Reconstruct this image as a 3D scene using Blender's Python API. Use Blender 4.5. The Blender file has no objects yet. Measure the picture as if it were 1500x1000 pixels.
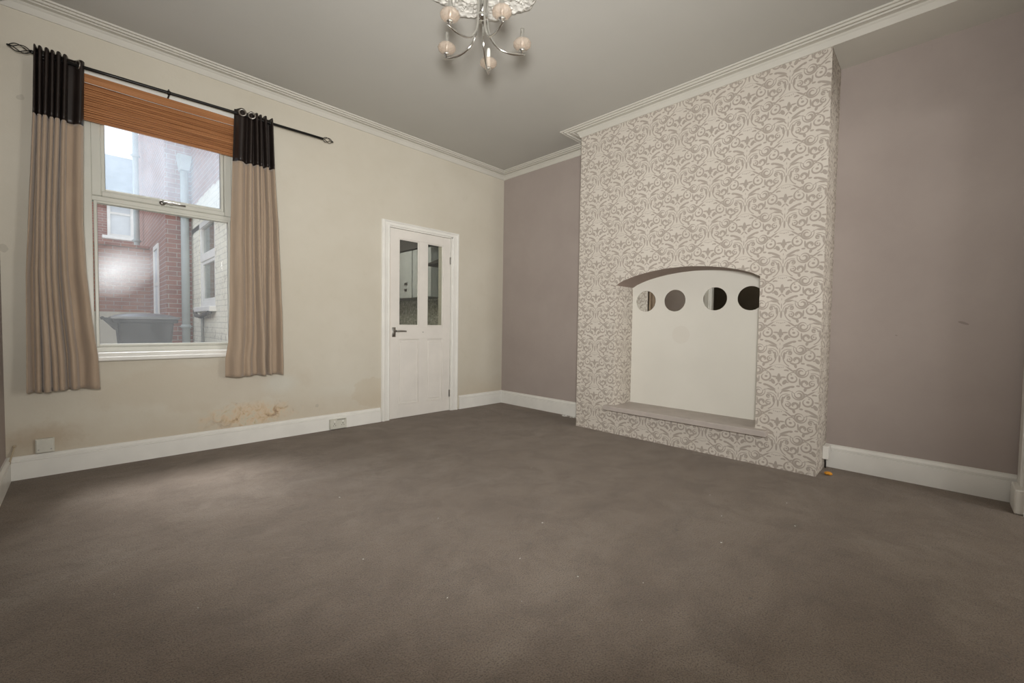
import bpy, bmesh, math, random
from mathutils import Vector, Matrix
PI = math.pi
random.seed(7)
scene = bpy.context.scene
COL = scene.collection

# ------------------------------------------------------------ room measures
HC = 2.83          # underside of cornice
CEIL = 2.885
BR = -0.3474       # face of chimney breast
BA, BB = -1.444, -3.426
LX = -4.153        # near side wall
RY = -4.36         # rear wall
NB = -0.035        # niche back

# ------------------------------------------------------------ node helpers
def mat(name):
    m = bpy.data.materials.new(name); m.use_nodes = True
    nt = m.node_tree
    return m, nt, nt.nodes['Principled BSDF']

class N:
    def __init__(s, nt): s.nt = nt
    def _set(s, sock, v):
        if isinstance(v, bpy.types.NodeSocket): s.nt.links.new(v, sock)
        else: sock.default_value = v
    def m(s, op, a, b=None, c=None, clamp=False):
        n = s.nt.nodes.new('ShaderNodeMath'); n.operation = op; n.use_clamp = clamp
        s._set(n.inputs[0], a)
        if b is not None: s._set(n.inputs[1], b)
        if c is not None: s._set(n.inputs[2], c)
        return n.outputs[0]
    def v(s, op, a, b=None, c=None):
        n = s.nt.nodes.new('ShaderNodeVectorMath'); n.operation = op
        s._set(n.inputs[0], a)
        if b is not None: s._set(n.inputs[1], b)
        if c is not None: s._set(n.inputs[2], c)
        return n.outputs['Value'] if op in ('LENGTH', 'DOT_PRODUCT') else n.outputs['Vector']
    def sep(s, a):
        n = s.nt.nodes.new('ShaderNodeSeparateXYZ'); s._set(n.inputs[0], a); return n.outputs
    def comb(s, x, y, z=0.0):
        n = s.nt.nodes.new('ShaderNodeCombineXYZ')
        for i, q in enumerate((x, y, z)): s._set(n.inputs[i], q)
        return n.outputs[0]
    def coord(s, k='Object'):
        return s.nt.nodes.new('ShaderNodeTexCoord').outputs[k]
    def noise(s, vec, scale, detail=3, rough=.55, dist=0.0, out='Fac'):
        n = s.nt.nodes.new('ShaderNodeTexNoise')
        s._set(n.inputs['Vector'], vec); n.inputs['Scale'].default_value = scale
        n.inputs['Detail'].default_value = detail; n.inputs['Roughness'].default_value = rough
        n.inputs['Distortion'].default_value = dist
        return n.outputs[out]
    def ramp(s, f, stops):
        n = s.nt.nodes.new('ShaderNodeValToRGB'); s._set(n.inputs[0], f)
        el = n.color_ramp.elements
        while len(el) < len(stops): el.new(.5)
        for e, (p, c) in zip(el, stops):
            e.position = p; e.color = (*c, 1) if len(c) == 3 else c
        return n.outputs[0]
    def mix(s, f, a, b, mode='MIX'):
        n = s.nt.nodes.new('ShaderNodeMix'); n.data_type = 'RGBA'; n.blend_type = mode
        s._set(n.inputs[0], f)
        for sock, q in ((n.inputs[6], a), (n.inputs[7], b)):
            if isinstance(q, tuple) and len(q) == 3: q = (*q, 1)
            s._set(sock, q)
        return n.outputs[2]
    def mapr(s, v, a, b, c=0.0, d=1.0):
        n = s.nt.nodes.new('ShaderNodeMapRange'); s._set(n.inputs[0], v)
        for i, q in zip((1, 2, 3, 4), (a, b, c, d)): n.inputs[i].default_value = q
        return n.outputs[0]
    def bump(s, h, strength, dist=.01):
        n = s.nt.nodes.new('ShaderNodeBump'); s._set(n.inputs['Height'], h)
        n.inputs['Strength'].default_value = strength; n.inputs['Distance'].default_value = dist
        return n.outputs[0]

def simple(name, col, rough=.6, metal=0.0, var=0.06, scale=6, bump=0.0, bscale=200, spec=.4, coat=0):
    m, nt, b = mat(name); n = N(nt); co = n.coord()
    f = n.noise(co, scale, 4)
    lo = tuple(max(0, c * (1 - var)) for c in col); hi = tuple(min(1, c * (1 + var)) for c in col)
    c = n.ramp(f, [(.3, lo), (.7, hi)])
    nt.links.new(c, b.inputs['Base Color'])
    b.inputs['Roughness'].default_value = rough; b.inputs['Metallic'].default_value = metal
    b.inputs['Specular IOR Level'].default_value = spec
    b.inputs['Coat Weight'].default_value = coat
    if bump:
        nt.links.new(n.bump(n.noise(co, bscale, 3), bump, .002), b.inputs['Normal'])
    return m

M = {}
# cream painted wall with damp marks at their own places (x, z in room metres)
def blob(n, x, z, cx, cz, rx, rz, wob, soft=.35):
    dx = n.m('DIVIDE', n.m('SUBTRACT', x, cx), rx)
    dz = n.m('DIVIDE', n.m('SUBTRACT', z, cz), rz)
    r = n.m('SQRT', n.m('ADD', n.m('MULTIPLY', dx, dx), n.m('MULTIPLY', dz, dz)))
    r = n.m('ADD', r, wob)
    return n.mapr(r, 1.0, 1.0 - soft, 0, 1)
def cream_wall():
    m, nt, b = mat('cream_emulsion'); n = N(nt); co = n.coord(); x, y, z = n.sep(co)
    base = n.ramp(n.noise(co, 1.3, 4, .6), [(.3, (.585, .545, .455)), (.7, (.635, .60, .515))])
    base = n.mix(n.mapr(n.noise(co, 7, 5, .7), .55, .75, 0, .18), base, (.50, .46, .36))
    w1 = n.m('MULTIPLY_ADD', n.noise(co, 4, 4, .65), 1.3, -.65)
    w2 = n.m('MULTIPLY_ADD', n.noise(co, 14, 4, .65), 1.2, -.6)
    # tide mark below the sill, and patch of greyer filler
    base = n.mix(n.m('MULTIPLY', blob(n, x, z, -3.15, .50, .75, .19, w1, .25), .22), base, (.50, .42, .32))
    base = n.mix(n.m('MULTIPLY', blob(n, x, z, -2.62, .47, .16, .10, w1, .5), .55), base, (.62, .62, .56))
    base = n.mix(n.m('MULTIPLY', blob(n, x, z, -2.05, .36, .30, .08, w1, .5), .35), base, (.63, .61, .53))
    base = n.mix(n.m('MULTIPLY', blob(n, x, z, -1.78, .30, .22, .15, w1, .1), .28), base, (.52, .43, .30))
    # low damp along the skirting
    low = n.m('MULTIPLY', n.mapr(n.m('ADD', z, n.m('MULTIPLY', w1, .25)), .38, .12, 0, 1), .35)
    base = n.mix(low, base, (.50, .40, .28))
    # peeling brown damp
    d = blob(n, x, z, -2.84, .225, .37, .115, w2, .5)
    pk = n.ramp(n.noise(co, 13, 5, .62, 1.2), [(.34, (.32, .20, .12)), (.42, (.55, .41, .25)), (.52, (.66, .52, .37)), (.62, (.60, .56, .45)), (.70, (.52, .40, .22))])
    base = n.mix(n.m('MULTIPLY', d, .85), base, pk)
    d = blob(n, x, z, -3.99, .24, .20, .11, w2, .7)
    base = n.mix(n.m('MULTIPLY', d, .6), base, (.44, .35, .25))
    # a few filled nail holes
    sp = n.m('LESS_THAN', n.m('ADD', n.noise(co, 11, 0), n.m('MULTIPLY', n.noise(co, 50, 0), .06)), .185)
    base = n.mix(n.m('MULTIPLY', sp, .35), base, (.36, .33, .28))
    nt.links.new(base, b.inputs['Base Color'])
    b.inputs['Roughness'].default_value = .85; b.inputs['Specular IOR Level'].default_value = .2
    h = n.m('ADD', n.noise(co, 3, 4), n.m('MULTIPLY', n.noise(co, 60, 3), .12))
    nt.links.new(n.bump(h, .25, .02), b.inputs['Normal'])
    return m
M['cream'] = cream_wall()
def taupe_wall():
    m, nt, b = mat('taupe_emulsion'); n = N(nt); co = n.coord()
    base = n.ramp(n.noise(co, 1.8, 5, .6), [(.3, (.375, .322, .295)), (.7, (.415, .360, .330))])
    sc = n.m('LESS_THAN', n.noise(co, 5.5, 1, .5, .4), .205)
    base = n.mix(n.m('MULTIPLY', sc, .4), base, (.15, .12, .11))
    nt.links.new(base, b.inputs['Base Color'])
    b.inputs['Roughness'].default_value = .8; b.inputs['Specular IOR Level'].default_value = .25
    h = n.m('ADD', n.noise(co, 4, 4), n.m('MULTIPLY', n.noise(co, 80, 3), .1))
    nt.links.new(n.bump(h, .2, .015), b.inputs['Normal'])
    return m
M['taupe'] = taupe_wall()
M['ceiling'] = simple('ceiling_emulsion', (.49, .48, .445), .9, var=.03, scale=.9, bump=.15, bscale=12, spec=.15)
M['cornice'] = simple('cornice_paint', (.60, .582, .525), .6, var=.03, scale=3)
M['gloss'] = simple('white_gloss_paint', (.80, .79, .745), .35, var=.04, scale=5, bump=.05, bscale=30)
M['doorwhite'] = simple('door_white_paint', (.76, .73, .68), .45, var=.05, scale=4, bump=.05, bscale=40)
M['upvc'] = simple('window_frame_white', (.60, .60, .54), .35, var=.04, scale=6)
M['upvc2'] = simple('gasket_grey', (.20, .20, .19), .5)
def niche_paint():
    m, nt, b = mat('niche_white'); n = N(nt); co = n.coord(); x, y, z = n.sep(co)
    c = n.ramp(n.noise(co, 2, 4), [(.3, (.74, .72, .65)), (.7, (.78, .76, .69))])
    # ghost of a removed disc below the second mirror
    c = n.mix(n.m('MULTIPLY', blob(n, y, z, -2.345, .93, .085, .085, 0.0, .12), .22), c, (.66, .60, .52))
    nt.links.new(c, b.inputs['Base Color']); b.inputs['Roughness'].default_value = .7
    b.inputs['Specular IOR Level'].default_value = .3
    return m
M['niche'] = niche_paint()
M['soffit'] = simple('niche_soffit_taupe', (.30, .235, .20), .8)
M['slab'] = simple('hearth_slab_paint', (.47, .42, .385), .55, var=.07, scale=8, bump=.2, bscale=60)
M['chrome'] = simple('chrome', (.72, .72, .70), .12, 1.0, var=.02)
M['steel'] = simple('brushed_steel', (.42, .41, .39), .3, 1.0, var=.05)
M['blackmetal'] = simple('black_metal', (.035, .034, .033), .35, .8)
M['bracketsilver'] = simple('eyelet_metal', (.38, .36, .33), .35, 1.0)
M['plastic'] = simple('ivory_plastic', (.62, .61, .54), .4, var=.05, scale=20)
M['bare'] = simple('bare_wood', (.50, .33, .17), .7, var=.15, scale=20)
M['orange'] = simple('orange_scrap', (.75, .33, .03), .5, var=.1, scale=30)
M['dark'] = simple('painted_shadow_dark', (.04, .035, .03), .7)
M['white'] = simple('white_painted_wall', (.60, .59, .55), .8, var=.04, scale=2)
M['pinkwhite'] = simple('lamp_white', (.8, .8, .76), .4)
M['grey'] = simple('laminate_grey', (.42, .43, .42), .4)
M['copper'] = simple('cable_ivory', (.50, .42, .30), .6)

def carpet():
    m, nt, b = mat('taupe_carpet'); n = N(nt); co = n.coord()
    st = n.v('MULTIPLY', co, (1.0, 1.6, 1))
    big = n.noise(st, 1.3, 5, .62, .8)
    base = n.ramp(big, [(.32, (.268, .203, .150)), (.5, (.315, .244, .185)), (.68, (.360, .288, .225))])
    med = n.noise(co, 5, 5, .7, .5)
    base = n.mix(n.mapr(med, .42, .64, 0, .55), base, (.195, .145, .106))
    # pile: fine strands light and dark
    p1 = n.noise(co, 190, 3, .85)
    base = n.mix(.9, base, n.ramp(p1, [(.36, (.25, .24, .23)), (.5, (.9, .9, .9)), (.64, (1.0, 1.0, 1.0))]), 'MULTIPLY')
    p2 = n.noise(co, 700, 1, .6)
    base = n.mix(.6, base, n.ramp(p2, [(.35, (.5, .5, .5)), (.65, (1.0, 1.0, 1.0))]), 'MULTIPLY')
    fl = n.noise(co, 34, 2, .6)
    base = n.mix(n.mapr(fl, .66, .74, 0, .6), base, (.12, .10, .085))
    nt.links.new(base, b.inputs['Base Color'])
    b.inputs['Roughness'].default_value = .95; b.inputs['Specular IOR Level'].default_value = .1
    b.inputs['Sheen Weight'].default_value = .25; b.inputs['Sheen Roughness'].default_value = .5
    h = n.m('ADD', p1, n.m('MULTIPLY', n.noise(co, 18, 4, .7), 1.2))
    nt.links.new(n.bump(h, .8, .008), b.inputs['Normal'])
    return m
M['carpet'] = carpet()

# ---------------- damask wallpaper: repeat W x V, half drop, drawn with ellipses, arcs and volutes
def damask():
    V, W = .3135, .257
    m, nt, b = mat('damask_wallpaper'); n = N(nt)
    uv = n.coord('UV'); u, v, _ = n.sep(uv)
    fx = n.m('PINGPONG', u, W)
    p1 = n.comb(fx, v)
    p2 = n.comb(n.m('SUBTRACT', W, fx), n.m('ADD', v, V / 2))
    # every stroke is added to one running mask; the next stroke hangs on it so the node graph is evaluated in sequence
    run = [None]
    def add(v):
        run[0] = v if run[0] is None else n.m('MAXIMUM', run[0], v)
    def local(p, cx, cy, rot=0, sx=1, sy=1):
        if run[0] is not None: p = n.v('MULTIPLY_ADD', run[0], (1e-7, 1e-7, 1e-7), p)
        d = n.v('SUBTRACT', p, (cx, cy, 0))
        w = n.v('WRAP', d, (1, V / 2, 1), (-1, -V / 2, -1))
        mp = nt.nodes.new('ShaderNodeMapping'); mp.vector_type = 'TEXTURE'
        nt.links.new(w, mp.inputs[0])
        mp.inputs['Rotation'].default_value = (0, 0, math.radians(rot))
        mp.inputs['Scale'].default_value = (sx, sy, 1)
        return mp.outputs[0]
    def ell(p, cx, cy, rx, ry, rot=0):
        l = n.v('LENGTH', local(p, cx, cy, rot, rx, ry))
        add(n.m('MULTIPLY_ADD', l, -min(rx, ry) / .0016, min(rx, ry) / .0016, True))
    def spiral(p, cx, cy, R, r0, rot, sg, w):
        q = local(p, cx, cy, rot, sg, 1); x, y, _ = n.sep(q)
        th = n.m('ARCTAN2', y, x); l = n.v('LENGTH', q)
        rr = n.m('MULTIPLY_ADD', th, (R - r0) / (2 * PI), (R + r0) / 2)
        d = n.m('ABSOLUTE', n.m('SUBTRACT', l, rr))
        # stroke swells in the middle of the turn
        ww = n.m('MULTIPLY_ADD', n.m('COSINE', n.m('MULTIPLY', th, .5)), w * .7, w * .3)
        add(n.m('DIVIDE', n.m('SUBTRACT', ww, d), .0016, None, True))
    def arc(p, cx, cy, R, rot, ap, w):
        q = local(p, cx, cy, rot); x, y, _ = n.sep(q); l = n.v('LENGTH', q)
        d = n.m('ABSOLUTE', n.m('SUBTRACT', l, R))
        a = n.m('DIVIDE', n.m('SUBTRACT', w, d), .0014, None, True)
        k = n.m('GREATER_THAN', x, n.m('MULTIPLY', l, math.cos(math.radians(ap))))
        add(n.m('MULTIPLY', a, k))
    def draw(p):
        # fleur
        for _ in (ell(p, 0, -.034, .0115, .034), ell(p, .026, -.028, .021, .0065, 4), ell(p, .010, -.036, .008, .012, 30),
              ell(p, .036, -.062, .0125, .021, -32), ell(p, .011, -.081, .018, .0052, -48), ell(p, .050, -.060, .014, .006, -10),
              ell(p, 0, -.108, .003, .011),): pass
        # broad leaves
        for _ in (ell(p, .052, -.102, .042, .0085, 27), ell(p, .084, -.090, .015, .0085, 10),
              ell(p, .044, -.122, .029, .0075, 10), ell(p, .020, -.134, .022, .0045, 52),): pass
        # stem and bell
        for _ in (ell(p, 0, -.156, .0038, .024), ell(p, 0, -.214, .0070, .030),
              ell(p, .027, -.190, .0080, .028, -3), ell(p, .034, -.171, .012, .0055, 0),): pass
        # arch with small volute
        for _ in (arc(p, .052, -.186, .042, 130, 66, .0030), arc(p, .060, -.172, .052, 75, 30, .0028), spiral(p, .058, -.172, .021, .006, 20, 1, 0.0060),
              ell(p, .058, -.168, .008, .0075),): pass
        # comma
        for _ in (spiral(p, .123, -.140, .042, .022, 150, -1, 0.0062), spiral(p, .123, -.143, .026, .010, 150, -1, 0.0076),
              ell(p, .161, -.134, .020, .0060, -8),): pass
        # heart scroll
        for _ in (spiral(p, .058, -.216, .022, .008, -60, 1, 0.0064), spiral(p, .100, -.218, .026, .010, -120, -1, 0.0084),
              ell(p, .082, -.244, .024, .0075, -22), ell(p, .098, -.258, .0095, .016, 12), ell(p, .062, -.212, .006, .007), ell(p, .096, -.212, .006, .007),): pass
        # ogee band running down into the big volute
        for _ in (arc(p, .095, -.197, .074, 208, 34, .0040), ell(p, .068, -.284, .037, .0062, -36), ell(p, .103, -.311, .022, .0055, -40),
              ell(p, .040, -.291, .013, .0060, 12), spiral(p, .086, -.030, .042, .018, 60, -1, 0.0068),
              ell(p, .080, -.029, .0105, .0085), ell(p, .074, -.006, .006, .0055),
              ell(p, .126, -.052, .0060, .028, 4), ell(p, .117, -.082, .0135, .0068),): pass
        # beads and thin arch over the fleur
        for _ in (ell(p, .003, .038, .0036, .0045), ell(p, .013, .040, .0036, .0045), ell(p, .024, .042, .0038, .0045, 20),
              arc(p, 0, -.002, .062, 90, 42, .0016), ell(p, .050, .022, .012, .0065, -20),): pass
    draw(p1); draw(p2); mask = run[0]
    # hollow veining: thin pale outline inside shapes is suggested by fine noise
    co = n.coord(); grain = n.noise(co, 420, 2, .6)
    paper = n.ramp(n.noise(co, 3, 3), [(.3, (.62, .575, .51)), (.7, (.67, .625, .56))])
    ink = n.ramp(grain, [(.35, (.345, .297, .255)), (.65, (.41, .36, .315))])
    c = n.mix(n.m('MULTIPLY', mask, .88), paper, ink)
    nt.links.new(c, b.inputs['Base Color'])
    b.inputs['Roughness'].default_value = .75; b.inputs['Specular IOR Level'].default_value = .25
    return m
M['damask'] = damask()

def blindwood():
    m, nt, b = mat('reeded_wood'); n = N(nt); co = n.coord()
    st = n.noise(n.v('MULTIPLY', co, (1.5, 1, 90)), 1.0, 4, .7)
    c = n.ramp(st, [(.3, (.23, .085, .025)), (.5, (.40, .165, .055)), (.7, (.52, .245, .10))])
    c = n.mix(.5, c, n.ramp(n.noise(n.v('MULTIPLY', co, (60, 1, 400)), 1, 2), [(.35, (.7, .7, .7)), (.65, (1, 1, 1))]), 'MULTIPLY')
    nt.links.new(c, b.inputs['Base Color']); b.inputs['Roughness'].default_value = .55
    return m
M['blind'] = blindwood()
def fabric():
    m, nt, b = mat('beige_faux_suede'); n = N(nt); co = n.coord()
    st = n.noise(n.v('MULTIPLY', co, (30, 30, 2.2)), 1, 4, .65)
    c = n.ramp(st, [(.3, (.36, .275, .20)), (.7, (.43, .335, .25))])
    c = n.mix(n.mapr(n.noise(co, 3, 4), .45, .7, 0, .35), c, (.37, .29, .21))
    nt.links.new(c, b.inputs['Base Color']); b.inputs['Roughness'].default_value = .85
    b.inputs['Sheen Weight'].default_value = .3
    b.inputs['Specular IOR Level'].default_value = .15
    nt.links.new(n.bump(n.noise(co, 90, 4, .7), .2, .003), b.inputs['Normal'])
    return m
M['suede'] = fabric()
M['leather'] = simple('black_faux_leather', (.020, .014, .012), .42, var=.2, scale=8, bump=.15, bscale=120, spec=.45)

def brick(name, axis, c1, c2, mortar, paint=None, sc=1.0):
    m, nt, b = mat(name); n = N(nt); co = n.coord(); x, y, z = n.sep(co)
    vec = n.comb(y if axis == 'x' else x, z)
    t = nt.nodes.new('ShaderNodeTexBrick'); nt.links.new(vec, t.inputs['Vector'])
    t.inputs['Color1'].default_value = (*c1, 1); t.inputs['Color2'].default_value = (*c2, 1)
    t.inputs['Mortar'].default_value = (*mortar, 1); t.inputs['Scale'].default_value = 1
    t.inputs['Brick Width'].default_value = .225 * sc; t.inputs['Row Height'].default_value = .075 * sc
    t.inputs['Mortar Size'].default_value = .006; t.inputs['Mortar Smooth'].default_value = .3
    c = n.mix(n.mapr(n.noise(co, 8, 5, .7), .4, .7, 0, .45), t.outputs['Color'], tuple(q * .7 for q in c1))
    if paint:
        chips = n.m('MULTIPLY', n.mapr(n.noise(co, 9, 6, .75, .8), .54, .62, 0, 1), .55)
        w = n.mix(n.m('MULTIPLY', t.outputs['Fac'], .40), paint, (.35, .33, .28))
        w = n.mix(chips, w, (.33, .29, .24))
        if paint[2] > 0:
            hi = n.mapr(n.m('ADD', z, n.m('MULTIPLY', n.noise(co, 3, 3), .15)), 2.93, 2.96, 0, 1)
            c = n.mix(hi, w, c)
    nt.links.new(c, b.inputs['Base Color']); b.inputs['Roughness'].default_value = .9
    nt.links.new(n.bump(n.m('SUBTRACT', 1, t.outputs['Fac']), .5, .008), b.inputs['Normal'])
    return m
RB1, RB2, MO = (.30, .115, .08), (.22, .09, .07), (.42, .38, .34)
M['brick_x'] = brick('red_brick_side', 'x', RB1, RB2, MO)
M['brick_y'] = brick('red_brick_front', 'y', RB1, RB2, MO)
M['brick_painted'] = brick('white_painted_brick', 'x', RB1, RB2, MO, (.78, .75, .62))
def yardwall():
    m, nt, b = mat('yard_wall_brick'); n = N(nt); co = n.coord(); x, y, z = n.sep(co)
    t = nt.nodes.new('ShaderNodeTexBrick'); nt.links.new(n.comb(x, z), t.inputs['Vector'])
    t.inputs['Color1'].default_value = (.36, .15, .09, 1); t.inputs['Color2'].default_value = (.27, .11, .08, 1)
    t.inputs['Mortar'].default_value = (.36, .30, .25, 1); t.inputs['Scale'].default_value = 1
    t.inputs['Brick Width'].default_value = .225; t.inputs['Row Height'].default_value = .075; t.inputs['Mortar Size'].default_value = .006
    c = n.mix(n.m('LESS_THAN', z, 1.15), t.outputs['Color'], (.60, .57, .46))
    nt.links.new(c, b.inputs['Base Color']); b.inputs['Roughness'].default_value = .9
    return m
M['yard'] = yardwall()
M['slate'] = simple('slate_roof', (.20, .22, .24), .7, var=.15, scale=4)
M['pipe'] = simple('grey_green_pipe_paint', (.36, .40, .39), .5)
M['binplastic'] = simple('dark_grey_bin_plastic', (.034, .038, .040), .55, var=.15, scale=9)
M['sillwhite'] = simple('outside_sill_white', (.75, .74, .70), .5)
M['concrete'] = simple('yard_concrete', (.30, .29, .27), .9, var=.15)
M['frosted'] = simple('pale_blind_behind_glass', (.62, .66, .68), .5)

def glass(name, tint=(1, 1, 1), dirt=0.1, painted_reflection=False, rough=.02, blue=False):
    m = bpy.data.materials.new(name); m.use_nodes = True; nt = m.node_tree; n = N(nt)
    nt.nodes.clear(); out = nt.nodes.new('ShaderNodeOutputMaterial')
    tr = nt.nodes.new('ShaderNodeBsdfTransparent'); tr.inputs[0].default_value = (*tint, 1)
    gl = nt.nodes.new('ShaderNodeBsdfGlossy'); gl.inputs['Roughness'].default_value = rough
    lw = nt.nodes.new('ShaderNodeLayerWeight'); lw.inputs[0].default_value = .5
    fr = n.m('MULTIPLY_ADD', n.m('POWER', lw.outputs['Facing'], 5.0), .9, .035, True)
    mx = nt.nodes.new('ShaderNodeMixShader')
    nt.links.new(fr, mx.inputs[0])
    nt.links.new(tr.outputs[0], mx.inputs[1]); nt.links.new(gl.outputs[0], mx.inputs[2])
    cur = mx.outputs[0]
    if dirt:
        co = nt.nodes.new('ShaderNodeNewGeometry').outputs['Position']; x, y, z = n.sep(co)
        f = n.m('MULTIPLY_ADD', n.noise(n.v('MULTIPLY', co, (9, 1, 3)), 1, 5, .65), dirt * 1.2, dirt * .4, True)
        if painted_reflection:  # soft pale patch painted into the pane as a reflection
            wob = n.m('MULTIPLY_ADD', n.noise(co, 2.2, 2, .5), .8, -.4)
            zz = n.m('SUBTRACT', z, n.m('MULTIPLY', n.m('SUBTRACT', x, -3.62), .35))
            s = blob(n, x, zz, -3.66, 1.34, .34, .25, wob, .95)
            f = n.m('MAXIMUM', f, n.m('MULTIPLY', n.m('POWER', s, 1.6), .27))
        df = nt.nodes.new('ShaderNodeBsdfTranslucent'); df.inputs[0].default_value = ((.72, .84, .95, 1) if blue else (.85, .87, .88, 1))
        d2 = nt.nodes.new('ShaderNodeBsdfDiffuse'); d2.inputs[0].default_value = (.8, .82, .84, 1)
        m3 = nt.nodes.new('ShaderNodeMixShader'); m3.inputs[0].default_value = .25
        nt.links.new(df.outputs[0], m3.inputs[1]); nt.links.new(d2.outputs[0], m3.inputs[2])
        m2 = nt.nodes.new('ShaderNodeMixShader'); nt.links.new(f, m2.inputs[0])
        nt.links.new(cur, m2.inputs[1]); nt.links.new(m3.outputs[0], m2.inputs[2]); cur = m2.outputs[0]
    nt.links.new(cur, out.inputs[0])
    return m
M['glass_up'] = glass('dusty_upper_glass', dirt=.15, blue=True)
M['glass_low'] = glass('dusty_lower_glass_reflection', dirt=.038, painted_reflection=True)
M['glass_door'] = glass('door_glass', (.86, .88, .86), dirt=.03)
M['glass_clear'] = glass('clear_glass', dirt=0)
def amber():
    m, nt, b = mat('amber_crackle_glass'); n = N(nt); co = n.coord()
    b.inputs['Base Color'].default_value = (.72, .60, .49, 1)
    b.inputs['Transmission Weight'].default_value = .55
    b.inputs['Roughness'].default_value = .18; b.inputs['IOR'].default_value = 1.2
    b.inputs['Alpha'].default_value = .46
    nt.links.new(n.bump(n.noise(co, 70, 3, .7), .6, .004), b.inputs['Normal'])
    return m
M['amber'] = amber()
def mirror():
    m, nt, b = mat('mirror_glass'); n = N(nt)
    c = n.ramp(n.noise(n.coord(), 5, 2), [(.3, (.80, .81, .79)), (.7, (.84, .85, .83))])
    nt.links.new(c, b.inputs['Base Color'])
    b.inputs['Metallic'].default_value = 1; b.inputs['Roughness'].default_value = .015
    return m
M['mirror'] = mirror()
def tiles():
    m, nt, b = mat('mosaic_splashback'); n = N(nt); co = n.coord(); x, y, z = n.sep(co)
    c = n.ramp(n.noise(n.comb(y, z), 22, 5, .75), [(.36, (.12, .115, .085)), (.5, (.33, .32, .26)), (.64, (.58, .57, .50))])
    nt.links.new(c, b.inputs['Base Color']); b.inputs['Roughness'].default_value = .3
    return m
M['tiles'] = tiles()

# ------------------------------------------------------------ mesh helpers
def box(bm, x0, x1, y0, y1, z0, z1, bevel=0.0, seg=1):
    x0, x1 = sorted((x0, x1)); y0, y1 = sorted((y0, y1)); z0, z1 = sorted((z0, z1))
    r = bmesh.ops.create_cube(bm, size=1)
    vs = r['verts']
    for v in vs:
        v.co = Vector(((x0 + x1) / 2 + v.co.x * (x1 - x0), (y0 + y1) / 2 + v.co.y * (y1 - y0), (z0 + z1) / 2 + v.co.z * (z1 - z0)))
    if bevel:
        es = list({e for v in vs for e in v.link_edges})
        bmesh.ops.bevel(bm, geom=es, offset=bevel, segments=seg, profile=.5, affect='EDGES')
    return vs
def tube(bm, pts, r, seg=10, cap=True):
    pts = [Vector(p) for p in pts]; rings = []
    rr = r if isinstance(r, (list, tuple)) else [r] * len(pts)
    t0 = (pts[1] - pts[0]).normalized()
    up = Vector((0, 0, 1)) if abs(t0.z) < .9 else Vector((1, 0, 0))
    nrm = t0.cross(up).normalized()
    for i, p in enumerate(pts):
        t = ((pts[min(i + 1, len(pts) - 1)] - pts[max(i - 1, 0)])).normalized()
        nrm = (nrm - t * nrm.dot(t)).normalized(); bn = t.cross(nrm)
        rings.append([bm.verts.new(p + (nrm * math.cos(a) + bn * math.sin(a)) * rr[i]) for a in [2 * PI * k / seg for k in range(seg)]])
    for a, b in zip(rings, rings[1:]):
        for k in range(seg): bm.faces.new((a[k], a[(k + 1) % seg], b[(k + 1) % seg], b[k]))
    if cap:
        bm.faces.new(rings[0][::-1]); bm.faces.new(rings[-1])
def lathe(bm, prof, c=(0, 0, 0), seg=32, axis='z', cap=False, wob=None):
    c = Vector(c); rings = []
    for r, h in prof:
        ring = []
        for k in range(seg):
            a = 2 * PI * k / seg; q = r * (1 + (wob(a, r, h) if wob else 0))
            p = Vector((q * math.cos(a), q * math.sin(a), h))
            if axis == 'x': p = Vector((p.z, p.x, p.y))
            if axis == 'y': p = Vector((p.x, p.z, p.y))
            ring.append(bm.verts.new(c + p))
        rings.append(ring)
    for a, b in zip(rings, rings[1:]):
        for k in range(seg): bm.faces.new((a[k], a[(k + 1) % seg], b[(k + 1) % seg], b[k]))
    if cap: bm.faces.new(rings[0][::-1]); bm.faces.new(rings[-1])
def sweep(bm, prof, path, normals_in):
    """prof: (out, z) points; path: plan points; normals_in: for each path point the direction 'out' (already mitre scaled)."""
    rings = [[bm.verts.new((p[0] + nn[0] * o, p[1] + nn[1] * o, z)) for o, z in prof] for p, nn in zip(path, normals_in)]
    for a, b in zip(rings, rings[1:]):
        for k in range(len(prof) - 1): bm.faces.new((a[k], a[k + 1], b[k + 1], b[k]))
    for r in (rings[0], rings[-1]):
        if len(prof) > 2: bm.faces.new(r)
def link(name, bm, m, parent=None, smooth=False, loc=None):
    bmesh.ops.recalc_face_normals(bm, faces=bm.faces)
    me = bpy.data.meshes.new(name); bm.to_mesh(me); bm.free()
    if isinstance(m, list):
        for q in m: me.materials.append(q)
    else: me.materials.append(m)
    if smooth:
        for p in me.polygons: p.use_smooth = True
    o = bpy.data.objects.new(name, me); COL.objects.link(o)
    if loc is not None: o.location = loc
    if parent is not None: o.parent = parent
    return o
def smooth_by_angle(o, deg=35):
    for p in o.data.polygons: p.use_smooth = True
    bm = bmesh.new(); bm.from_mesh(o.data)
    for e in bm.edges:
        if len(e.link_faces) == 2 and e.calc_face_angle() > math.radians(deg): e.smooth = False
    bm.to_mesh(o.data); bm.free()
def struct(name, bm, m, smooth=False):
    o = link(name, bm, m, None, smooth); o['kind'] = 'structure'; return o
def empty(name, loc, label=None, cat=None, group=None):
    o = bpy.data.objects.new(name, None); COL.objects.link(o); o.location = loc; o.empty_display_size = .05
    if label: o['label'] = label; o['category'] = cat
    if group: o['group'] = group
    return o
def tag(o, label, cat, group=None, kind=None):
    o['label'] = label; o['category'] = cat
    if group: o['group'] = group
    if kind: o['kind'] = kind
    return o
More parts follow.
